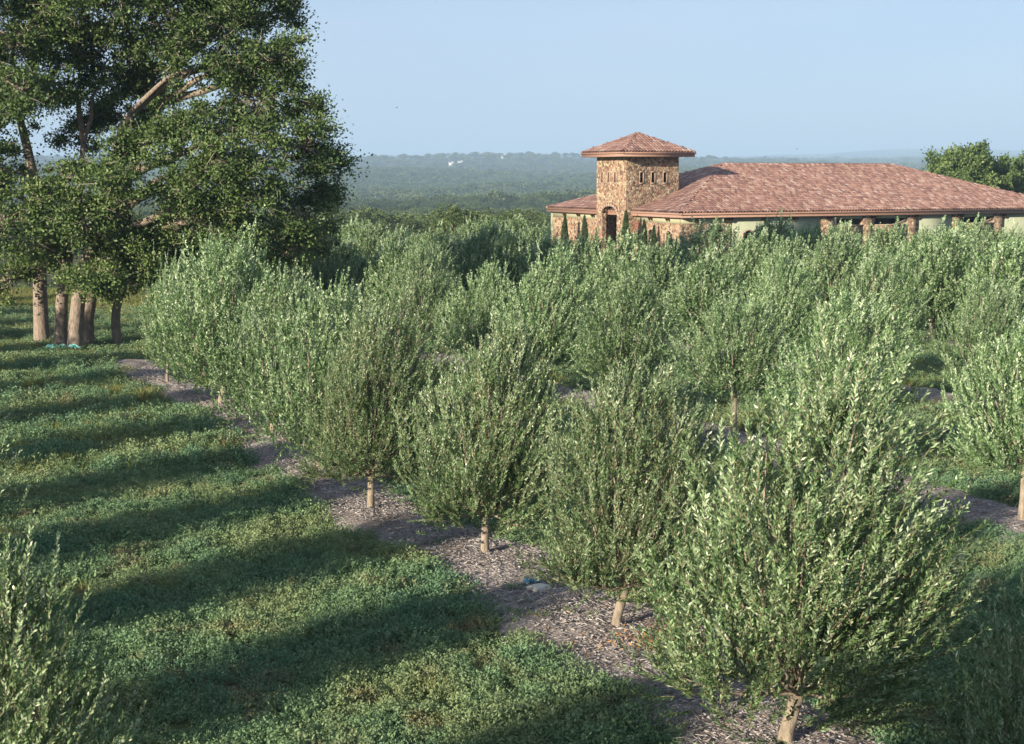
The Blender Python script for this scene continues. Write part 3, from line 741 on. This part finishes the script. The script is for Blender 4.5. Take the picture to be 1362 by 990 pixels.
field('grass', c_gr, 4, 27, 75, 20, .6, 1.15, 34, 'yellow-green grass around the oak trunks and between the far rows', 'grass', edge=1.02)
# a few weeds growing through the mulch
r = np.random.default_rng(77); n = 330; y = r.uniform(11, 38, n); s = r.uniform(-1, 1, n); X, Yy = strip_point(0, y, s*half_w(0, y))
kk = fbm(X*1.5, Yy*1.5, 44, 2) > .35; X, Yy = X[kk], Yy[kk]; n = len(X)
scatter('weeds', np.stack([X, Yy, hgt(X, Yy)+.08], 1), r.uniform(0, 6, n), r.uniform(.5, .9, n), r.integers(0, 5, n), c_cov, label='sparse small weeds growing up through the front mulch strip', cat='weeds')
# orange-brown dry leaves by the second olive
M_DRY = leaf_mat('dry_leaf', [(0, (.22,.1,.04)), (.5, (.42,.2,.07)), (1, (.5,.3,.14))], .2, .7, .1, .2)
def litter():
    g = Geo(); x, y = at(875, 862); n = 420
    p = np.stack([x+rng.normal(size=n)*.34, y+rng.normal(size=n)*.28, np.zeros(n)], 1); p[:, 2] = hgt(p[:, 0], p[:, 1])+.11+rng.uniform(0, .07, n)
    d = norm(rand_dirs(n)*np.array([1, 1, .4])); leaves(g, p, d, rng.uniform(.05, .09, n), rng.uniform(.012, .025, n), rng.random(n), 0)
    g.obj('leaf_litter', [M_DRY], label='heap of orange-brown dry leaves on the mulch between the two nearest olive trunks', cat='leaf litter', kind='stuff')
litter()

# ------------------------------------------------------------------ stones, bits of plastic, cloth
def rock(px, py, w, d, h, label, seed, mat=M_ROCK, name='stone'):
    import bmesh
    x, y = at(px, py); z = hz(x, y)
    bm = bmesh.new(); bmesh.ops.create_icosphere(bm, subdivisions=3, radius=1)
    r = random.Random(seed); ph = [r.uniform(0, 6) for _ in range(6)]
    for v in bm.verts:
        c = v.co; n = 1+.14*math.sin(c.x*3+ph[0])+.1*math.sin(c.y*4+ph[1]+c.z*2)+.05*math.sin(c.x*9+c.y*7+ph[2])
        zz = max(-.5, min(.55, c.z*n)); v.co = Vector((c.x*n*w, c.y*n*d, zz*h*1.5))
    me = bpy.data.meshes.new(name); bm.to_mesh(me); bm.free(); me.materials.append(mat)
    for p in me.polygons: p.use_smooth = r.random() > .4
    o = bpy.data.objects.new(name, me); o.location = (x, y, z+.12); o.rotation_euler = (.05, -.06, r.uniform(-.3, .3))
    link(o, label=label, cat='stone'); return o
rock(717, 797, .19, .1, .09, 'flat pale limestone slab lying in the shade on the mulch', 4)
rock(634, 729, .1, .06, .04, 'small pale stone just left of the leaning olive trunk', 8)
def sheet(px, py, w, d, name, label, cat, mat, hgt_=.1, seed=1, up=.1):
    x, y = at(px, py); z = hz(x, y); n = 15; g = Geo(); r = np.random.default_rng(seed)
    u, v = np.meshgrid(np.linspace(-1, 1, n), np.linspace(-1, 1, n)); ph = r.uniform(0, 6, 4)
    X = u*w*(1+.15*np.sin(v*3+ph[0])); Y = v*d*(1+.2*np.sin(u*4+ph[1]))
    Z = np.abs(np.sin(u*5+ph[2])*np.cos(v*4+ph[3]+u*2))*hgt_
    V = np.stack([X, Y, Z], -1).reshape(-1, 3); a = (np.arange(n-1)[:, None]*n+np.arange(n-1)[None]).ravel()
    top = np.stack([a, a+1, a+n+1, a+n], 1); V2 = V-np.array([0, 0, .006])
    g.add(np.vstack([V, V2]), np.vstack([top, top[:, ::-1]+n*n]))
    o = g.obj(name, [mat], smooth=True, label=label, cat=cat); o.location = (x, y, z+up); return o
sheet(706, 786, .09, .05, 'plastic_wrapper', 'crumpled light blue plastic wrapper behind the flat limestone slab', 'wrapper', M_BLUE, .08, 2, .12)
sheet(83, 470, .55, .16, 'ground_cloth', 'turquoise cloth lying in the grass in front of the oak trunks', 'cloth', M_TURQ, .14, 3, .2)

# ------------------------------------------------------------------ the building
TH = math.atan(.4747); cu, su = math.cos(TH), math.sin(TH)
AX, AY = (904-681)/1900*100, 100.0
FLOOR = -.45; EAVE = 3.14; D = 20.7; Lg = 37.5; RISE = 3.5; OV = .36; TOV = .86
root = empty('stone_building', (AX, AY, FLOOR), TH, label='long stone and green stucco building with square tower and red tile hip roofs', cat='building')
# local frame of root: x along the long front, y away from the viewer, z up from the floor
E = EAVE-FLOOR
def u_of(px, v=0.0):
    k = (px-681)/1900.0       # (AX+u*cu-v*su) = k*(AY+u*su+v*cu)
    return (k*(AY+v*cu)-AX+v*su)/(cu-k*su)
def v_of(px, u=0.0):
    k = (px-681)/1900.0
    return (AX+u*cu-k*(AY+u*su))/(su+k*cu)

def tiles_on(face, name, parent, lift=.03, tw=.26, tl=.42, seed=0):
    """face: p0,p1 eave ends, q0,q1 top ends (q0==q1 for a triangle). barrel tiles joined as one part"""
    p0, p1, q0, q1 = [np.array(p, float) for p in face]
    ex = p1-p0; Lx = np.linalg.norm(ex); ex /= Lx
    nn = np.cross(ex, q0-p0 if np.linalg.norm(q0-p0) > 0 else q1-p0); nn /= np.linalg.norm(nn)
    if nn[2] < 0: nn = -nn
    ey = np.cross(nn, ex); ey = ey if ey[2] > 0 else -ey
    a0 = np.dot(q0-p0, ex); a1 = np.dot(q1-p0, ex); Hh = np.dot(q0-p0, ey)
    r = np.random.default_rng(seed); g = Geo(); rows = int(Hh/tl)+1
    seg = 5; th = np.linspace(0, np.pi, seg)
    prof = np.stack([-np.cos(th)*.5, np.sin(th)*.52], 1)
    Vs, Qs, Ts = [], [], []; nb = 0
    for j in range(rows):
        y0 = j*tl-.04; y1 = min((j+1)*tl+.05, Hh)
        ym = min(j*tl+tl*.5, Hh); xl = a0*ym/Hh; xr = Lx-(Lx-a1)*ym/Hh
        c0 = math.ceil(xl/tw-.3); c1 = math.floor(xr/tw+.3)
        for c in range(c0, c1):
            xc = (c+.5)*tw+r.normal()*.008
            A = []
            for (yy, sc, up) in ((y0, 1.0, .02), (y1, .88, .0)):
                jig = r.normal()*.006
                A.append(p0[None]+ex[None]*(xc+prof[:, :1]*tw*sc)+ey[None]*yy+nn[None]*(lift+up+jig+prof[:, 1:]*tw))
            Vs.append(np.concatenate(A))
            b = nb*2*seg
            for s in range(seg-1): Qs.append((b+s, b+s+1, b+seg+s+1, b+seg+s))
            Qs.append((b, b+1, b+3, b+4))      # front lip closes the arch
            t = np.clip(r.normal(.45, .3), 0, 1); Ts += [t]*seg
            nb += 1
    g.add(np.concatenate(Vs), np.array(Qs), qt=np.array(Ts))
    # pan sheet below the barrels
    V = [p0+nn*lift*.5, p1+nn*lift*.5, q1+nn*lift*.5, q0+nn*lift*.5]
    g.add(V, [(0, 1, 2, 3)], qt=.12)
    return g.obj(name, [M_TILE], parent, kind='stuff')
def caps(pa, pb, parent, n=None, seed=0):
    pa, pb = np.array(pa, float), np.array(pb, float); L_ = np.linalg.norm(pb-pa); n = n or int(L_/.4); g = Geo(); r = np.random.default_rng(seed)
    d = (pb-pa)/L_
    for i in range(n):
        a = pa+d*(i*L_/n-.03); b = pa+d*((i+1)*L_/n+.03)
        tube(g, [a+np.array([0, 0, .03]), b+np.array([0, 0, .0])], [.13, .11], 7, tint=float(np.clip(r.normal(.22, .15), 0, 1)))
    return g.obj('ridge_cap', [M_TILE], parent)
def hip_roof(x0, x1, y0, y1, ze, rise, name, faces=(0, 1, 2, 3), seed=0):
    """roof body (solid with fascia) plus tiles and caps"""
    w, d = x1-x0, y1-y0; hd = min(w, d)/2
    if w >= d-.01: R0 = (x0+hd, y0+d/2, ze+rise); R1 = (x1-hd, y0+d/2, ze+rise)
    else: R0 = (x0+w/2, y0+hd, ze+rise); R1 = (x0+w/2, y1-hd, ze+rise)
    g = Geo(); fz = .3
    c = [(x0, y0, ze), (x1, y0, ze), (x1, y1, ze), (x0, y1, ze)]; b = [(x, y, ze-fz) for x, y, _ in c]
    g.add(np.array(c+b), [(0, 1, 5, 4), (1, 2, 6, 5), (2, 3, 7, 6), (3, 0, 4, 7)], m=0)
    g.add(np.array(b), [(3, 2, 1, 0)], m=1)
    ze2 = ze+.002
    g.add(np.array([(x, y, ze2) for x, y, _ in c]+[R0, R1]), [(0, 1, 5, 4), (2, 3, 4, 5)], [(1, 2, 5), (3, 0, 4)], m=0)
    ro = g.obj(name, [M_FASCIA, M_UNDER], root)
    # gutter lip
    gg = Geo(); e = .07
    gg.box((x0-e, y0-e, ze-.1), (x1+e, y0-.002, ze+.02)); gg.box((x0-e, y0, ze-.1), (x0-.002, y1, ze+.02)); gg.box((x1+.002, y0, ze-.1), (x1+e, y1, ze+.02))
    gg.obj('gutter', [M_FASCIA], ro)
    F_ = [(c[0], c[1], R0, R1), (c[1], c[2], R1, R1), (c[2], c[3], R1, R0), (c[3], c[0], R0, R0)]
    for i in faces: tiles_on(F_[i], 'roof_tiles', ro, seed=seed+i)
    for i, (a, q) in enumerate([(c[0], R0), (c[1], R1), (c[2], R1), (c[3], R0)]): caps(a, q, ro, seed=seed+i)
    if abs(w-d) > .1: caps(R0, R1, ro, seed=seed+9)
    return ro
hip_roof(0, Lg, 0, D, E, RISE, 'roof', seed=10)
# tower
TW = 4.5; tx0, ty0 = -.5, 6.75; tE = 7.45-FLOOR
hip_roof(tx0-TOV, tx0+TW+TOV, ty0-TOV, ty0+TW+TOV, tE, 1.42, 'tower_roof', seed=50)

# tower walls: left face (x = tx0) carries the arched doorway, each face has three slit windows
def wall_with_holes(g, a0, a1, z0, z1, holes, mk, thick=.35, m=0):
    """vertical wall in coordinates (a, z); mk(a, depth, z) -> point; rectangular holes cut out"""
    xs = sorted(set([a0, a1]+[h[0] for h in holes]+[h[1] for h in holes])); zs = sorted(set([z0, z1]+[h[2] for h in holes]+[h[3] for h in holes]))
    solid = lambda a, z: not any(h[0] < a < h[1] and h[2] < z < h[3] for h in holes)
    for i in range(len(xs)-1):
        for j in range(len(zs)-1):
            if solid((xs[i]+xs[i+1])/2, (zs[j]+zs[j+1])/2):
                for dd, fl in ((0, 1), (thick, -1)):
                    v = [mk(xs[i], dd, zs[j]), mk(xs[i+1], dd, zs[j]), mk(xs[i+1], dd, zs[j+1]), mk(xs[i], dd, zs[j+1])]
                    g.add(v, [(0, 1, 2, 3)[::fl]], m=m)
    for h in holes:   # reveals
        a, b, c, d = h
        for s in (((a, c), (a, d)), ((a, d), (b, d)), ((b, d), (b, c)), ((b, c), (a, c))):
            (p, q), (r_, t) = s; g.add([mk(p, 0, q), mk(r_, 0, t), mk(r_, thick, t), mk(p, thick, q)], [(0, 1, 2, 3)], m=m)
wt = tE-.28
wz0, wz1 = 5.25-FLOOR, 6.0-FLOOR
win_a = [TW*f for f in (.29, .51, .74)]            # right face, from the near corner
holesR = [(tx0+a-.13, tx0+a+.13, wz0, wz1) for a in win_a]
holesL = [(ty0+a-.14, ty0+a+.14, wz0, wz1) for a in [TW*f for f in (.37, .59, .81)]]
dz = 3.5-FLOOR; dc = ty0+TW*.55; dw = 1.12
tg = Geo()
wall_with_holes(tg, tx0, tx0+TW, 0, wt, holesR, lambda a, d, z: (a, ty0+d, z))
# left face with arch: rectangular hole up to springing, arch filled by fan
spring = dz-.55
wall_with_holes(tg, ty0, ty0+TW, 0, wt, holesL+[(dc-dw, dc+dw, 0, dz)], lambda a, d, z: (tx0+d, a, z))
n = 12
for sgn in (-1, 1):
    for i in range(n//2):
        t0, t1 = i/(n//2), (i+1)/(n//2)
        ya, yb = dw*t0, dw*t1; za, zb = spring+.55*math.sqrt(max(0, 1-t0*t0)), spring+.55*math.sqrt(max(0, 1-t1*t1))
        tg.prism([(dc+sgn*ya, za), (dc+sgn*yb, zb), (dc+sgn*yb, dz), (dc+sgn*ya, dz)], tx0+.002, tx0+.35, axis='x')
wall_with_holes(tg, tx0, tx0+TW, 0, wt, [], lambda a, d, z: (a, ty0+TW-d, z))
wall_with_holes(tg, ty0, ty0+TW, 0, wt, [], lambda a, d, z: (tx0+TW-d, a, z))
tower = tg.obj('tower_wall', [M_STONE], root)
for h in holesR:
    g = Geo(); a, b, c, d = h
    g.box((a+.002, ty0+.2, c+.002), (b-.002, ty0+.24, d-.002), 1)  # near-black pane: shade inside the recess is put into its colour
    for bx in (((a-.07, ty0-.03, c), (a, ty0+.05, d)), ((b, ty0-.03, c), (b+.07, ty0+.05, d)), ((a-.07, ty0-.034, d), (b+.07, ty0+.05, d+.08)), ((a-.1, ty0-.06, c-.09), (b+.1, ty0+.05, c))): g.box(*bx)
    g.obj('window', [M_TRIM, M_DARK], tower)
for h in holesL:
    g = Geo(); a, b, c, d = h
    g.box((tx0+.1, a+.002, c+.002), (tx0+.14, b-.002, d-.002), 1)  # browner pane: the sunlit look of this face is put into its colour
    for bx in (((tx0-.03, a-.07, c), (tx0+.05, a, d)), ((tx0-.03, b, c), (tx0+.05, b+.07, d)), ((tx0-.034, a-.07, d), (tx0+.05, b+.07, d+.08)), ((tx0-.06, a-.1, c-.09), (tx0+.05, b+.1, c))): g.box(*bx)
    g.obj('window', [M_TRIM, M_SHUT], tower)
# arch surround stones: real wedge blocks
for i in range(11):
    t0 = math.pi*i/11+.02; t1 = math.pi*(i+1)/11-.02; g = Geo()
    pts = [(dc+math.cos(t)*rx, spring+math.sin(t)*rz) for t, rx, rz in ((t0, dw, .55), (t1, dw, .55), (t1, dw+.3, .83), (t0, dw+.3, .83))]
    g.prism(pts, tx0-.05, tx0+.1, axis='x'); g.obj('arch_stone', [M_TRIM], tower)
g = Geo(); g.box((tx0+1.6, dc-.75, 0), (tx0+1.68, dc+.75, 2.7)); g.box((tx0+1.57, dc-.02, 0), (tx0+1.6, dc+.02, 2.7), 1)
g.obj('door', [M_SHUT, M_WOODB], root)

# main walls
zt = E-.31
ws = Geo()
wx0, wx1, wy0, wy1 = OV, Lg-OV, OV, D-OV
topb = zt-.42
# left wall, stone with pale band above; two small arched windows seen in it
winL = [(v_of(890, wx0)-.45, 2.3), (v_of(866, wx0)-.45, 2.35)]
hl = [(v, v+.9, 1.2, zz) for v, zz in winL]
wall_with_holes(ws, wy0, ty0-.01, 0, topb, [h for h in hl if h[1] < ty0-.2], lambda a, d, z: (wx0+d, a, z))
ws.obj('stone_wall', [M_STONE], root); ws = Geo()
wall_with_holes(ws, ty0+TW+.01, wy1, 0, topb, [], lambda a, d, z: (wx0+d, a, z))
ws.obj('stone_wall', [M_STONE], root); ws = Geo()
us1 = u_of(971, wy0)
# front stone part up to us1
wall_with_holes(ws, wx0, us1, 0, topb, [], lambda a, d, z: (a, wy0+d, z))
ws.obj('stone_wall', [M_STONE], root)
bs = Geo()
bs.box((wx0+.03, wy0+.03, topb), (us1, wy0+.35, zt)); bs.box((wx0+.03, wy0+.36, topb), (wx0+.35, ty0-.01, zt)); bs.obj('plaster_band', [M_BAND], root); bs = Geo(); bs.box((wx0+.03, ty0+TW+.01, topb), (wx0+.35, wy1, zt))
bs.obj('plaster_band', [M_BAND], root)
def arched_window(parent, mk, a, b, z0, z1, rise=.22):
    """frame and dark panes; mk(a, depth, z)"""
    g = Geo(); n = 8
    arch = [(a+(b-a)*i/n, z1-rise+rise*math.sin(math.pi*i/n)) for i in range(n+1)]
    poly = [(a, z0)]+arch+[(b, z0)]
    c = ((a+b)/2, (z0+z1)/2)
    for (e, dep, mt) in ((1.0, .16, 1),):
        V = [mk(p[0], dep, p[1]) for p in poly]; V = [mk(c[0], dep, c[1])]+V; m_ = len(poly)
        g.add(V, None, [(0, i+1, (i+1) % m_+1) for i in range(m_)], m=mt)
    for i in range(len(poly)):
        p, q = poly[i], poly[(i+1) % len(poly)]
        o = lambda s, f: (c[0]+(s[0]-c[0])*f, c[1]+(s[1]-c[1])*f)
        P = [p, q, o(q, 1.14), o(p, 1.14)]
        V = [mk(x[0], -.04, x[1]) for x in P]+[mk(x[0], .17, x[1]) for x in P]
        g.add(V, [(0, 1, 2, 3), (4, 7, 6, 5), (0, 4, 5, 1), (3, 2, 6, 7)], m=0)
    w = g.obj('window', [M_TRIM, M_DARK], parent)
    mu = Geo(); cx = c[0]
    V = [mk(x, d, z) for x in (cx-.03, cx+.03) for d in (.08, .15) for z in (z0, z1-.02)]
    mu.add(V, [(0, 1, 3, 2), (4, 6, 7, 5), (0, 4, 5, 1), (1, 5, 7, 3)]); mu.obj('mullion', [M_WOODB], w)
for v, zz in winL: arched_window(root, lambda a, d, z: (wx0+d-.06, a, z), v, v+.9, 1.2, zz)

# green stucco stretches, with arched windows
gs = Geo()
u1, u2 = us1+.001, u_of(1090, wy0)
gs.box((u1, wy0+.04, 0), (u2, wy0+.35, zt))
piers = [(1090, 1111), (1146, 1161), (1205, 1219), (1264, 1277), (1319, 1332)]
pu = [(u_of(a, wy0), u_of(b, wy0)) for a, b in piers]
gs.box((pu[2][1], wy0+.04, 0), (pu[3][0], wy0+.35, zt))
gs.box((pu[4][1], wy0+.04, 0), (wx1, wy0+.35, zt))
gs.box((wx1-.35, wy0+.36, 0), (wx1, wy1, zt)); gs.box((wx0, wy1+.001, 0), (wx1, wy1+.3, zt))
# lintel over the openings
lin = zt-.24
gs.box((pu[0][1], wy0+.04, lin), (pu[1][0], wy0+.35, zt)); gs.box((pu[1][1], wy0+.04, lin), (pu[2][0], wy0+.35, zt)); gs.box((pu[3][1], wy0+.04, lin), (pu[4][0], wy0+.35, zt))
gs.obj('stucco_wall', [M_STUCCO], root)
g = Geo(); g.box((pu[0][0], wy0+3.4, 0), (pu[4][1], wy0+3.6, zt)); g.obj('veranda_back_wall', [M_WOODB], root)
for (a, b) in pu:
    g = Geo(); g.box((a, wy0-.0, 0), (b, wy0+.5, zt-.004)); g.box((a-.05, wy0-.04, zt-.3), (b+.05, wy0-.001, zt-.2), 1); g.obj('pier', [M_STONE, M_TRIM], root)
for (a, b, fl) in ((pu[0][1], pu[1][0], 0), (pu[1][1], pu[2][0], 1), (pu[3][1], pu[4][0], 1)):
    g = Geo(); g.box((a, wy0+.0, 0), (b, wy0+.4, 2.48)); g.box((a, wy0-.03, 2.48), (b, wy0+.44, 2.58), 1); g.obj('parapet', [M_STONE, M_TRIM], root)
    # curved buttress at the right end of the opening
    g = Geo(); n = 6; pts = [(b, 2.59)]+[(b-1.3*(1-i/n), 2.59+.44*(i/n)**1.8) for i in range(n+1)]
    if fl: g.prism(pts, wy0-.02, wy0+.3, axis='y'); g.obj('buttress', [M_TRIM], root)
for px0 in (986, 1018):
    a = u_of(px0, wy0); arched_window(root, lambda a_, d, z: (a_, wy0+d-.12, z), a, a+.95, 1.0, 2.3)
# brackets under the eaves
for px0 in (923, 968, 1015, 1054, 1100, 1158, 1214, 1274, 1330):
    a = u_of(px0, .3); g = Geo()
    for q in (a-.2, a+.12): g.prism([(.12, E-.31), (OV-.125, E-.31), (OV-.125, E-.62), (.5, E-.45)], q, q+.13, axis='x')
    g.obj('bracket', [M_WOODB], root)
for vv in (2.2, 4.6, 13.3, 15.7, 18.1):
    g = Geo(); 
    for q in (vv-.2, vv+.12): g.prism([(.12, E-.31), (OV+.02, E-.31), (OV+.02, E-.62), (.5, E-.45)], q, q+.13, axis='y')
    g.obj('bracket', [M_WOODB], root)
# reddish shutter on the left wall near the tower
vs = v_of(843, wx0-.1); g = Geo(); g.box((wx0-.09, vs-.5, 1.2), (wx0-.001, vs+.35, 2.95)); 
for i in range(8): g.box((wx0-.12, vs-.45, 1.3+i*.2), (wx0-.088, vs+.3, 1.42+i*.2))
g.obj('shutter', [plain('red_timber', (.17,.075,.05), .7, .2)], root)

# narrow cypresses along the left wall
def cypress_mesh(seed):
    global rng
    keep = rng; rng = np.random.default_rng(seed); cg = Geo(); n = 2600
    z = rng.random(n)**.8; a = rng.uniform(0, 6.28, n); R = .17*np.sin(np.pi*np.clip(z*.85+.15, 0, 1))**.8*(1-z*.35)*rng.uniform(.6, 1.05, n)*(1+.15*np.sin(a*3+z*9))
    p = np.stack([np.cos(a)*R, np.sin(a)*R, z*.95+.03], 1); d = norm(np.stack([np.cos(a)*.35, np.sin(a)*.35, np.ones(n)], 1)+rng.normal(size=(n, 3))*.25)
    leaves(cg, p, d, rng.uniform(.04, .08, n), rng.uniform(.015, .03, n), rng.random(n), 0)
    tg = Geo(); tube(tg, [(0, 0, -.03), (0, 0, .4), (0, 0, .9)], [.02, .012, .004], 5)
    r_ = (tg.mesh('trunk', [M_OAKBARK]), cg.mesh('foliage', [M_CYP])); rng = keep; return r_
cyp = [cypress_mesh(1), cypress_mesh(2)]
for i, (px, ty, lab) in enumerate([(751, 286, 'leftmost slim cypress against the stone wall left of the tower'), (777, 287, 'slim cypress beside the left edge of the tower'),
                        (832, 281, 'tall slim cypress at the near corner of the tower'), (856, 293, 'short slim cypress on the stone wall between the tower and the building corner'),
                        (869, 300, 'tiny cypress tip in front of the stone wall, right of the short one')]):
    v = v_of(px, -1.2) if px > 835 or px < 790 else ty0+.0; u = -1.2 if v != ty0 else u_of(px, ty0-1.0)
    if px == 832: u, v = -1.2, v_of(832, -1.2)
    X = AX+u*cu-v*su; Y = AY+u*su+v*cu; top = CAM_H-(ty-HORIZ)/1900*Y; h = top-FLOOR
    e = empty('cypress', (X, Y, FLOOR), i*1.3, label=lab, cat='cypress', group='slim cypresses along the building'); e.scale = (h*.6, h*.6, h)
    t, f = cyp[i % 2]; link(bpy.data.objects.new('trunk', t), e); link(bpy.data.objects.new('foliage', f), e)

# ------------------------------------------------------------------ far white houses, birds
def ground_hit(px, py, y0=800):
    d = ray(px, py); Y = y0
    while Y < 15000:
        t = Y/d.y
        if CAM_H+d.z*t < hz(d.x*t, Y): return d.x*t, Y
        Y += 15
    return d.x*5000/d.y, 5000
for (px, py, w, lab) in [(600, 221, 8, 'left of the pair of tiny white buildings on the far hillside'), (612, 219, 8, 'right of the pair of tiny white buildings on the far hillside'),
                         (669, 210, 8, 'single tiny white house on the far ridge skyline')]:
    x, y = ground_hit(px, py+2); z = hz(x, y); e = empty('white_house', (x, y, z), .3, label=lab, cat='house', group='white houses on the far hills')
    b = 9
    g = Geo(); g.box((-w/2, -5, 0), (w/2, 5, b)); g.obj('wall', [M_WHITE], e)
    g = Geo(); g.prism([(-5.6, b), (5.6, b), (0, b+2.6)], -w/2-1, w/2+1, axis='x'); g.obj('roof', [M_ROOFG], e)
for (px, py, Y, s, lab) in [(528, 143, 60, .09, 'small dark bird flying in the open sky left of the tower'), (1060, 198, 110, .13, 'tiny dark bird low in the sky above the long roof ridge')]:
    x, y, z = atY(px, py, Y); e = empty('bird', (x, y, z), .5, label=lab, cat='bird')
    g = Geo(); t = np.linspace(-1, 1, 7); tube(g, np.stack([t*s*.5, t*0, t*.02], 1), .16*s*np.sqrt(1-t*t*.96), 8); g.obj('body', [M_BIRD], e, True)
    for sg in (-1, 1):
        g = Geo(); g.add([(-.1*s, 0, .03*s), (.16*s, 0, .03*s), (.1*s, sg*.45*s, .14*s), (-.08*s, sg*.45*s, .14*s), (-.1*s, sg*s, .02*s)], [(0, 1, 2, 3)], [(3, 2, 4)]); g.obj('wing', [M_BIRD], e)

# ------------------------------------------------------------------ haze
def haze(density=2.3e-4):
    g = Geo(); g.box((-16500, -58, -60), (16500, 17000, 250)); m = bpy.data.materials.new('haze'); m.use_nodes = True
    N, L = m.node_tree.nodes, m.node_tree.links
    N.remove(N['Principled BSDF']); v = N.new('ShaderNodeVolumePrincipled'); v.inputs['Density'].default_value = density
    v.inputs['Color'].default_value = (.54, .76, 1, 1); v.inputs['Anisotropy'].default_value = .0
    L.new(v.outputs[0], N['Material Output'].inputs['Volume']); g.obj('haze', [m], kind='stuff', label='thin blue morning haze over the far hills', cat='haze')
haze()
